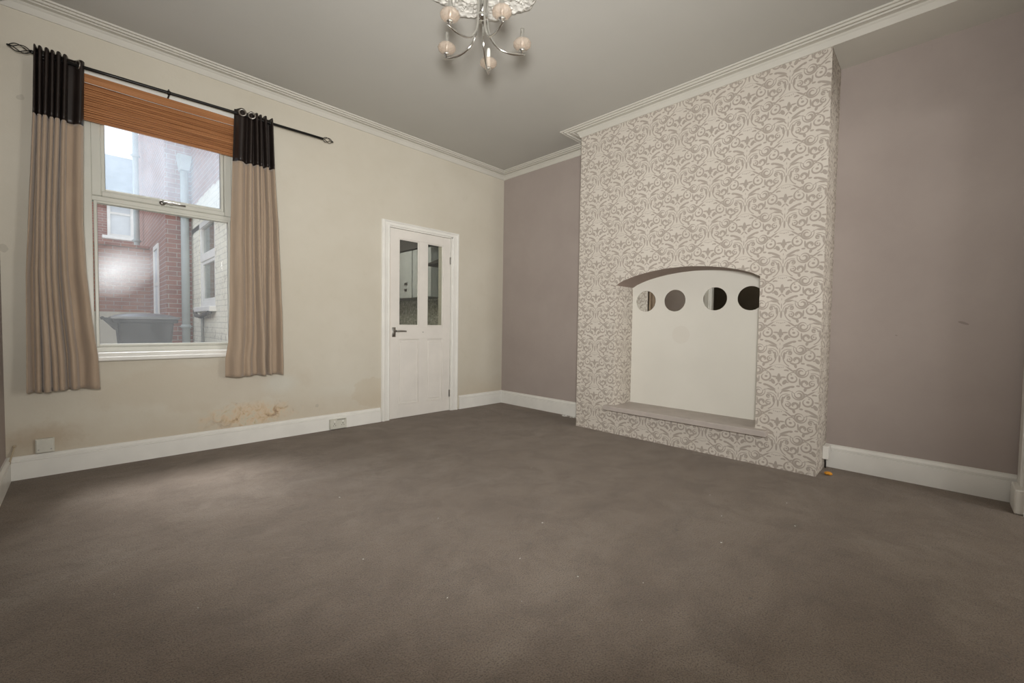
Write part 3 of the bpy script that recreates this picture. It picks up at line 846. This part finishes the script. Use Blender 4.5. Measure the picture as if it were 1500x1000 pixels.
ch = empty('chandelier', (CX, CY, CEIL - .03), 'five-armed chrome chandelier with amber glass cups hanging from the ceiling rose', 'chandelier')
bm = B(); lathe(bm, [(.0001, CEIL - .034), (.055, CEIL - .034), (.058, CEIL - .045), (.045, CEIL - .062), (.02, CEIL - .066), (.0001, CEIL - .066)], (CX, CY, 0), 32); part('canopy', bm, M['chrome'], ch, True)
bm = B(); tube(bm, [(CX, CY, CEIL - .06), (CX, CY, 2.64)], .009, 12); part('stem', bm, M['chrome'], ch, True)
bm = B(); lathe(bm, [(.0001, 2.655), (.030, 2.652), (.032, 2.64), (.030, 2.625), (.0001, 2.622)], (CX, CY, 0), 24); part('collar', bm, M['chrome'], ch, True)
ZT = 2.476
for k in range(5):
    a = math.radians(183 - 72 * k); ca, sa = math.cos(a), math.sin(a)
    bm = B()
    P0 = [(.026, CEIL - .065), (.026, 2.75), (.026, 2.66), (.030, 2.60), (.044, 2.545), (.072, 2.503), (.110, 2.480), (.155, 2.470), (.200, 2.470), (.240, 2.476)]
    # smooth the polyline
    pts = []
    for i in range(len(P0) - 1):
        p = [P0[max(i - 1, 0)], P0[i], P0[i + 1], P0[min(i + 2, len(P0) - 1)]]
        for j in range(5):
            t = j / 5
            f = lambda q: .5 * ((2 * q[1]) + (-q[0] + q[2]) * t + (2 * q[0] - 5 * q[1] + 4 * q[2] - q[3]) * t * t + (-q[0] + 3 * q[1] - 3 * q[2] + q[3]) * t ** 3)
            pts.append((f([s[0] for s in p]), f([s[1] for s in p])))
    pts.append(P0[-1])
    tube(bm, [(CX + r * ca, CY + r * sa, z) for r, z in pts], [.0065] * (len(pts) - 8) + [.0063, .006, .0058, .0055, .005, .0045, .004, .003], 10)
    arm = part('arm', bm, M['chrome'], ch, True)
    c = (CX + .222 * ca, CY + .222 * sa, 0)
    bm = B(); lathe(bm, [(.0001, 2.476), (.007, 2.476), (.007, 2.488), (.016, 2.492), (.018, 2.500), (.013, 2.508), (.0001, 2.508)], c, 20); part('cup', bm, M['chrome'], arm, True)
    bm = B()
    fac = lambda a_, r, h: .03 * math.cos(12 * a_)
    lathe(bm, [(.012, 2.504), (.032, 2.509), (.046, 2.519), (.050, 2.530), (.045, 2.541), (.034, 2.548), (.032, 2.546), (.042, 2.539), (.047, 2.530), (.043, 2.521), (.030, 2.512), (.012, 2.507)], c, 48, wob=fac)
    part('glass_cup', bm, M['amber'], arm, True, 'amber tinted glass cup')
    bm = B(); lathe(bm, [(.0001, 2.506), (.0105, 2.506), (.0105, 2.612 if k != 2 else 2.602), (.008, 2.614), (.0001, 2.614)], c, 16)
    part('lamp_holder', bm, M['pinkwhite'] if k == 2 else M['chrome'], arm, True, 'white lamp holder' if k == 2 else None)

# ============================================================ HALL DOORWAY (side wall by the camera)
bm = B()
frame(bm, LX - .001, LX + .0, 0, 0, 0, 0, 0) if False else None
for y0, y1, z0, z1 in ((-1.96, -1.94, 0, 1.98), (-1.09, -1.07, 0, 1.98), (-1.96, -1.07, 1.98, 2.0)):
    box(bm, LX - .165, LX + .004, y0, y1, z0, z1)
for y0, y1, z0, z1 in ((-2.04, -1.955, 0, 2.08), (-1.075, -.99, 0, 2.08), (-1.955, -1.075, 1.995, 2.08)):
    box(bm, LX, LX + .02, y0, y1, z0, z1, .004)
struct('trim_8', bm, M['gloss'])
bm = B(); box(bm, LX - 1.3, LX - .16, -3.2, .28, -.05, 0); struct('floor_hall', bm, M['carpet'])
bm = B(); box(bm, LX - 1.35, LX - 1.3, -3.2, .28, 0, CEIL); box(bm, LX - 1.3, LX - .16, -3.25, -3.2, 0, CEIL); box(bm, LX - 1.3, LX - .2, .23, .28, 0, CEIL)
box(bm, LX - 1.3, LX - .2, -3.2, .23, CEIL - .05, CEIL - .001)
struct('wall_hall', bm, simple('hall_brown_wall', (.16, .135, .10), .8))
hd = empty('door_2', (LX - .15, -1.93, 0)); hd['kind'] = 'structure'
bm = B(); box(bm, LX - .92, LX - .17, -1.975, -1.940, .01, 1.97, .003); part('leaf', bm, M['doorwhite'], hd)
bm = B(); tube(bm, [(LX - .86, -1.941, 1.0), (LX - .86, -1.90, 1.0), (LX - .76, -1.895, 1.0)], .009, 8); part('door_handle', bm, M['steel'], hd, True)

# ============================================================ FRONT ROOM beyond the opening (unseen, its window added for fill light behind the camera)
FWX0, FWX1, FWZ0, FWZ1 = -1.42, -.45, .9, 2.3
bm = B(); wall_with_holes_y(bm, LX - .2, .25, FY - .25, FY, 0, CEIL, [(FWX0, FWX1, FWZ0, FWZ1)]); struct('wall_front', bm, M['white'])
fw = empty('fill_window', (-.93, FY - .1, FWZ0)); fw['kind'] = 'structure'  # unseen window, added to let fill light in
bm = B(); frame(bm, FWX0, FWX1, FWZ0, FWZ1, .06, FY - .14, FY - .07)
part('frame', bm, M['upvc'], fw)  # frame, pane and sill belong to the added fill window
bm = B(); box(bm, FWX0 + .05, FWX1 - .05, FY - .107, FY - .101, FWZ0 + .05, FWZ1 - .05); part('pane', bm, M['glass_clear'], fw)
bm = B(); box(bm, FWX0 - .05, FWX1 + .05, FY - .07, FY + .12, FWZ0 - .04, FWZ0, .008); part('sill', bm, M['gloss'], fw)

# ============================================================ KITCHEN seen through the door glass
KX = -2.5; KY = 4.9
bm = B(); box(bm, KX, 0, .28, KY, -.05, 0); struct('floor_kitchen', bm, simple('kitchen_vinyl', (.22, .21, .19), .4))
bm = B(); box(bm, 0, .25, .28, KY, 0, 2.5); struct('wall_kitchen', bm, M['grey'])
bm = B(); box(bm, -.012, 0, .28, 4.88, .905, 1.385); struct('trim_10', bm, M['tiles'])
bm = B(); box(bm, -.36, 0, 1.12, 4.88, 2.10, 2.42); struct('painted_shadow_box', bm, M['dark'])  # dark box painted as the ceiling shadow above the cupboards
bm = B(); box(bm, KX, .25, .28, KY, 2.42, 2.5); struct('ceiling_kitchen', bm, M['white'])
CBZ0, CBZ1 = 1.385, 2.09
cabs = [(2.62, 3.12), (2.12, 2.60), (1.62, 2.10), (1.12, 1.60)]
for i, (a, c) in enumerate(cabs):
    lab = ['grey-white kitchen wall cupboard furthest from the glazed door, fourth along from the cooker hood', 'grey-white kitchen wall cupboard seen at the left edge of the left door pane',
           'grey-white kitchen wall cupboard seen in the middle of the left door pane', 'grey-white kitchen wall cupboard right beside the cooker hood, behind the door glass'][i]
    o = empty('wall_cupboard', (-.16, (a + c) / 2, CBZ0), lab, 'cupboard', 'kitchen wall cupboards')
    bm = B(); box(bm, -.002, -.31, a, c, CBZ0, CBZ1, .002); part('body', bm, M['grey'], o)
    bm = B(); box(bm, -.312, -.33, a + .003, c - .003, CBZ0 + .003, CBZ1 - .003, .003); d = part('door', bm, M['grey'], o)
    for z in (CBZ0 + .10, CBZ0 + .19):
        bm = B(); box(bm, -.331, -.336, (a + .12), (a + .20), z, z + .045, .001); part('handle', bm, M['steel'], d)
o = empty('cooker_hood', (-.2, .80, 1.62), 'grey tapered cooker hood between the kitchen cupboards, seen through the right door pane', 'cooker hood')
bm = B()
r = bmesh.ops.create_cube(bm, size=1)['verts']
for v in r:
    top = v.co.z > 0; w = .12 if top else .28
    v.co = Vector((-.002 if v.co.x > 0 else (-.26 if top else -.50), 0.80 + (w if v.co.y > 0 else -w), 1.93 if top else 1.80))
part('canopy', bm, M['dark'], o)
bm = B(); box(bm, -.002, -.26, .69, .91, 1.93, 2.415); part('chimney', bm, M['grey'], o)
o = empty('kitchen_worktop', (-.3, 2.5, 0), 'dark kitchen worktop and base units behind the glazed door', 'worktop')
bm = B(); box(bm, -.002, -.60, .32, 4.8, .87, .905, .004); part('worktop', bm, M['dark'], o)
bm = B(); box(bm, -.002, -.57, .32, 4.8, .0, .87); part('base_units', bm, M['grey'], o)

# ============================================================ OUTSIDE: yard, outrigger, neighbours
KWa, KWb, KWz0, KWz1 = 3.16, 4.25, 1.20, 2.50
bm = B(); wall_with_holes_x(bm, KX, KX + .22, .28, KY, -.1, 4.4, [(KWa, KWb, KWz0, KWz1)])
struct('wall_outrigger', bm, M['brick_painted'])
kw = empty('window_3', (KX + .06, (KWa + KWb) / 2, KWz0)); kw['kind'] = 'structure'
bm = B()
def frame_x(bm, y0, y1, z0, z1, w, x0, x1):
    box(bm, x0, x1, y0, y0 + w, z0, z1, .004); box(bm, x0, x1, y1 - w, y1, z0, z1, .004)
    box(bm, x0, x1, y0 + w, y1 - w, z0, z0 + w, .004); box(bm, x0, x1, y0 + w, y1 - w, z1 - w, z1, .004)
frame_x(bm, KWa, KWb, KWz0, KWz1, .09, KX + .01, KX + .08)
box(bm, KX + .005, KX + .08, KWa + .02, KWb - .02, 1.90, 2.02, .006)
part('frame', bm, M['sillwhite'], kw)
bm = B(); frame_x(bm, KWa + .09, KWb - .09, KWz0 + .09, 1.90, .045, KX + .02, KX + .06); part('sash', bm, M['sillwhite'], kw)
bm = B(); box(bm, KX + .04, KX + .046, KWa + .05, KWb - .05, KWz0 + .05, KWz1 - .05); part('pane', bm, M['glass_door'], kw)
bm = B(); box(bm, KX - .08, KX + .02, KWa - .04, KWb + .06, KWz0 - .07, KWz0 + .005, .008); part('sill', bm, M['sillwhite'], kw)
# pale roller blind inside the kitchen window
bm = B(); box(bm, KX + .23, KX + .235, KWa - .05, KWb + .05, 1.35, 2.4); box(bm, KX + .225, KX + .25, KWa - .06, KWb + .06, 2.39, 2.42, .003)
box(bm, KX + .225, KX + .24, KWa - .05, KWb + .05, 1.335, 1.352, .002)
o = link('roller_blind', bm, M['frosted']); tag(o, 'pale blind behind the glass of the white outhouse window', 'blind')

# brick return and far flank of the outrigger
bm = B(); box(bm, -2.84, 0, KY, 9.2, -.1, 5.2); o = link('brick_outbuilding', bm, [M['brick_y'], M['brick_x']])
for p in o.data.polygons:
    if abs(p.normal.x) > .5: p.material_index = 1
tag(o, 'red brick rear extension standing beyond the white painted yard wall', 'building')
fr = B(); box(fr, -2.86, -2.839, 5.75, 5.83, .95, 2.35, .003); box(fr, -2.86, -2.839, 6.35, 6.43, .95, 2.35, .003); box(fr, -2.86, -2.839, 5.83, 6.35, 2.27, 2.35, .003); box(fr, -2.89, -2.839, 5.7, 6.48, .88, .95, .005)
box(fr, -2.85, -2.839, 5.83, 6.35, 1.62, 1.68)
fo = link('window_frame', fr, M['sillwhite'], o)
fr = B(); box(fr, -2.842, -2.8395, 5.82, 6.36, .94, 2.28); link('window_pane', fr, M['mirror'] if False else M['frosted'], o)

def pipe_y(name, x, y, z0, z1, r, label):
    o = empty(name, (x, y, z0), label, 'drainpipe')
    bm = B(); tube(bm, [(x, y, z0), (x, y, z1)], r, 14); part('pipe', bm, M['pipe'], o, True)
    for z in [z0 + .9 + 1.8 * k for k in range(int((z1 - z0 - .6) / 1.8) + 1)]:
        bm = B(); lathe(bm, [(r + .001, z - .03), (r + .012, z - .03), (r + .012, z + .03), (r + .001, z + .03)], (x, y, 0), 14)
        box(bm, x - r - .03, x + r + .03, y, y + .02, z - .012, z + .012)
        part('collar', bm, M['pipe'], o, True)
    return o
dp = pipe_y('drainpipe', -2.60, 4.82, .0, 3.45, .055, 'tall grey downpipe with a box hopper in the corner beside the white painted wall')
bm = B()
rr = bmesh.ops.create_cube(bm, size=1)['verts']
for v in rr:
    top = v.co.z > 0; w = .095 if top else .06
    v.co = Vector((-2.605 + (w if v.co.x > 0 else -w), 4.80 + (.09 if v.co.y > 0 else -.10), 3.66 if top else 3.42))
part('hopper', bm, M['pipe'], dp)
pipe_y('drainpipe', -2.95, 8.3, 0, 5.0, .05, 'thin pale downpipe further back on the flank of the brick extension')

# waste pipe under the kitchen window
o = empty('waste_pipe', (KX - .05, 3.8, 1.05), 'dark rusty waste pipe bracket on the white painted brick below the outside window', 'pipe')
bm = B(); tube(bm, [(KX - .06, 4.28, 1.16), (KX - .06, 4.22, 1.08), (KX - .06, 3.9, 1.06), (KX - .06, 3.35, 1.10), (KX - .06, 3.2, 1.12)], .028, 10); part('trap', bm, M['steel'] if False else M['dark'], o, True)
bm = B(); tube(bm, [(KX - .04, 3.82, 1.06), (KX - .04, 3.82, .02)], .020, 10); part('down_pipe', bm, simple('weathered_lead', (.20, .20, .18), .6), o, True)

# wheelie bin, side on
bn = empty('wheelie_bin', (-3.24, 3.6, 0), 'dark grey wheelie bin standing in the back yard outside the window', 'bin')
bm = B()
r = bmesh.ops.create_cube(bm, size=1)['verts']
for v in r:
    top = v.co.z > 0
    v.co = Vector((-3.22 + (.285 if top else .22) * (1 if v.co.x > 0 else -1), 3.60 + (.28 if top else .21) * (1 if v.co.y > 0 else -1), .985 if top else .08))
bmesh.ops.bevel(bm, geom=bm.edges[:], offset=.03, segments=3, profile=.5, affect='EDGES')
part('body', bm, M['binplastic'], bn)
bm = B(); box(bm, -3.545, -2.895, 3.30, 3.90, .955, 1.01, .012, 2); part('rim', bm, M['binplastic'], bn)
bm = B()
g = []
for i in range(13):
    x = -3.56 + .68 * i / 12; row = []
    for j in range(9):
        y = 3.29 + .62 * j / 8
        z = 1.035 + .055 * (math.sin(PI * i / 12) ** .6) * (math.sin(PI * j / 8) ** .4 if 0 < j < 8 else 0)
        row.append(bm.verts.new((x, y, z)))
    g.append(row)
for i in range(12):
    for j in range(8): bm.faces.new((g[i][j], g[i + 1][j], g[i + 1][j + 1], g[i][j + 1]))
bnd = [e for e in bm.edges if e.is_boundary]; ex = bmesh.ops.extrude_edge_only(bm, edges=bnd)
for v in [q for q in ex['geom'] if isinstance(q, bmesh.types.BMVert)]: v.co.z = 1.008
lid = part('lid', bm, simple('lid_plastic', (.10, .11, .12), .28, spec=.7), bn); smooth_by_angle(lid, 40)
bm = B(); tube(bm, [(-3.63, 3.36, 1.02), (-3.63, 3.84, 1.02)], .014, 10)
for y in (3.38, 3.60, 3.82):
    box(bm, -3.64, -3.52, y - .012, y + .012, .995, 1.02); 
    r = bmesh.ops.create_cube(bm, size=1)['verts']
    for v in r:
        t = v.co.x > 0
        v.co = Vector((-3.50 if t else (-3.62 if v.co.z > 0 else -3.51), y + .012 * (1 if v.co.y > 0 else -1), .995 if v.co.z > 0 else .86))
part('handle', bm, M['binplastic'], bn)
for y in (3.34, 3.86):
    bm = B(); lathe(bm, [(.03, -.02), (.095, -.025), (.10, 0), (.095, .025), (.03, .02)], (-3.42, y, .10), 24, 'y', cap=True); part('wheel', bm, M['dark'], bn, True)

bm = B(); box(bm, -5.6, KX, .28, 20, -.15, 0); struct('floor_yard', bm, M['concrete'])
bm = B(); box(bm, -5.6, -2.84, 7.2, 7.42, 0, 2.40); box(bm, -5.62, -2.845, 7.17, 7.45, 2.40, 2.46, .01)
struct('wall_yard', bm, M['yard'])
bm = B(); box(bm, -5.6, -5.4, .28, 7.2, 0, 1.9); struct('wall_yard_side', bm, M['brick_x'])
# far house
hs = empty('terraced_house', (-4, 14, 0), 'pale red brick house with a slate roof far beyond the yard wall', 'house')
bm = B(); box(bm, -8, -1.0, 14, 18, 0, 4.85); part('wall', bm, M['brick_y'], hs)
bm = B()
a = [(-8.1, 13.8, 4.80), (-.9, 13.8, 4.80), (-.9, 16, 6.55), (-8.1, 16, 6.55), (-8.1, 18.2, 4.80), (-.9, 18.2, 4.80)]
vs = [bm.verts.new(p) for p in a]
for f in ((0, 1, 2, 3), (3, 2, 5, 4), (0, 3, 4), (1, 5, 2), (0, 4, 5, 1)): bm.faces.new([vs[i] for i in f])
part('roof', bm, M['slate'], hs)
bm = B(); box(bm, -8.1, -.9, 13.70, 13.82, 4.72, 4.80, .01); part('gutter', bm, M['sillwhite'], hs)
bm = B(); frame(bm, -3.22, -2.62, 3.55, 4.60, .07, 13.93, 14.02); box(bm, -3.17, -2.67, 13.94, 14.01, 4.22, 4.28); wf = part('window_frame', bm, M['sillwhite'], hs)
bm = B(); box(bm, -3.34, -2.50, 13.85, 14.0, 3.46, 3.55, .01); part('window_sill', bm, M['sillwhite'], wf)
bm = B(); box(bm, -3.17, -2.67, 13.98, 13.995, 3.6, 4.55); part('window_pane', bm, M['frosted'], wf)

# ============================================================ LIGHT
w = bpy.data.worlds.new('overcast'); scene.world = w; w.use_nodes = True
nt = w.node_tree; bg = nt.nodes['Background']; n = N(nt)
gz = n.sep(n.coord('Generated'))[2]
nt.links.new(n.ramp(gz, [(.0, (.86, .90, .95)), (.5, (.80, .87, .97)), (1, (.72, .82, .96))]), bg.inputs[0])
bg.inputs[1].default_value = 1.45
def area(name, loc, rot, sx, sy, power, col):
    l = bpy.data.lights.new(name, 'AREA'); l.shape = 'RECTANGLE'; l.size = sx; l.size_y = sy; l.energy = power; l.color = col
    o = bpy.data.objects.new(name, l); COL.objects.link(o); o.location = loc; o.rotation_euler = rot
    return o
# fill light added outside the unseen front room window
area('front_fill', (-.95, FY - .3, 1.6), (math.radians(90), 0, math.radians(12)), 1.0, 1.4, 60, (1, .955, .89))
# the photographer's diffused flash, above and just behind the camera, tilted up
l = bpy.data.lights.new('camera_flash', 'AREA'); l.shape = 'DISK'; l.size = .34; l.energy = 64; l.color = (1, .98, .945); l.spread = math.radians(124)
o = bpy.data.objects.new('camera_flash', l); COL.objects.link(o); o.location = (-3.90, -4.06, 1.26); o.rotation_euler = (math.radians(90 + 16), 0, math.radians(-43))
l = bpy.data.lights.new('front_room_fill', 'POINT'); l.energy = 28; l.shadow_soft_size = .25; l.color = (1, .97, .93)  # unseen lamp added as ambient fill from behind the camera
o = bpy.data.objects.new('front_room_fill', l); COL.objects.link(o); o.location = (-1.6, -6.0, 2.1)
# open sky above the yard, shining down through the back window
area('yard_daylight', (-4.0, 2.5, 4.7), (math.radians(-38), 0, math.radians(-12)), 2.4, 1.8, 150, (.95, .97, 1)).data.spread = math.radians(70)
l = bpy.data.lights.new('hall_fill', 'POINT'); l.energy = 5; l.shadow_soft_size = .1; l.color = (1, .93, .82)  # unseen lamp added to brighten the hall reflected in the mirrors
o = bpy.data.objects.new('hall_fill', l); COL.objects.link(o); o.location = (LX - .75, -1.7, 2.5)
# unseen lamp added to brighten the kitchen behind the door glass
l = bpy.data.lights.new('kitchen_fill', 'POINT'); l.energy = 34; l.shadow_soft_size = .12; l.color = (1, .96, .9)
o = bpy.data.objects.new('kitchen_fill', l); COL.objects.link(o); o.location = (-1.5, 1.6, 2.25)

# ============================================================ CAMERA
cam = bpy.data.cameras.new('camera'); co_ = bpy.data.objects.new('camera', cam); COL.objects.link(co_)
yaw, pitch, roll = .7890, -.0362, .0144
fw_ = Vector((math.sin(yaw) * math.cos(pitch), math.cos(yaw) * math.cos(pitch), math.sin(pitch)))
rt = Vector((math.cos(yaw), -math.sin(yaw), 0)); up = rt.cross(fw_)
r2 = rt * math.cos(roll) + up * math.sin(roll); u2 = up * math.cos(roll) - rt * math.sin(roll)
co_.matrix_world = Matrix(((r2.x, u2.x, -fw_.x, -3.8181), (r2.y, u2.y, -fw_.y, -3.9723), (r2.z, u2.z, -fw_.z, .9861), (0, 0, 0, 1)))
cam.sensor_width = 36; cam.lens = 626.36 / 1500 * 36; cam.clip_start = .02; cam.clip_end = 200
scene.camera = co_
scene.view_settings.view_transform = 'Standard'; scene.view_settings.look = 'None'
scene.view_settings.gamma = 1; scene.view_settings.use_curve_mapping = False
scene.view_settings.exposure = 0.0
scene.cycles.max_bounces = 10; scene.cycles.transparent_max_bounces = 16
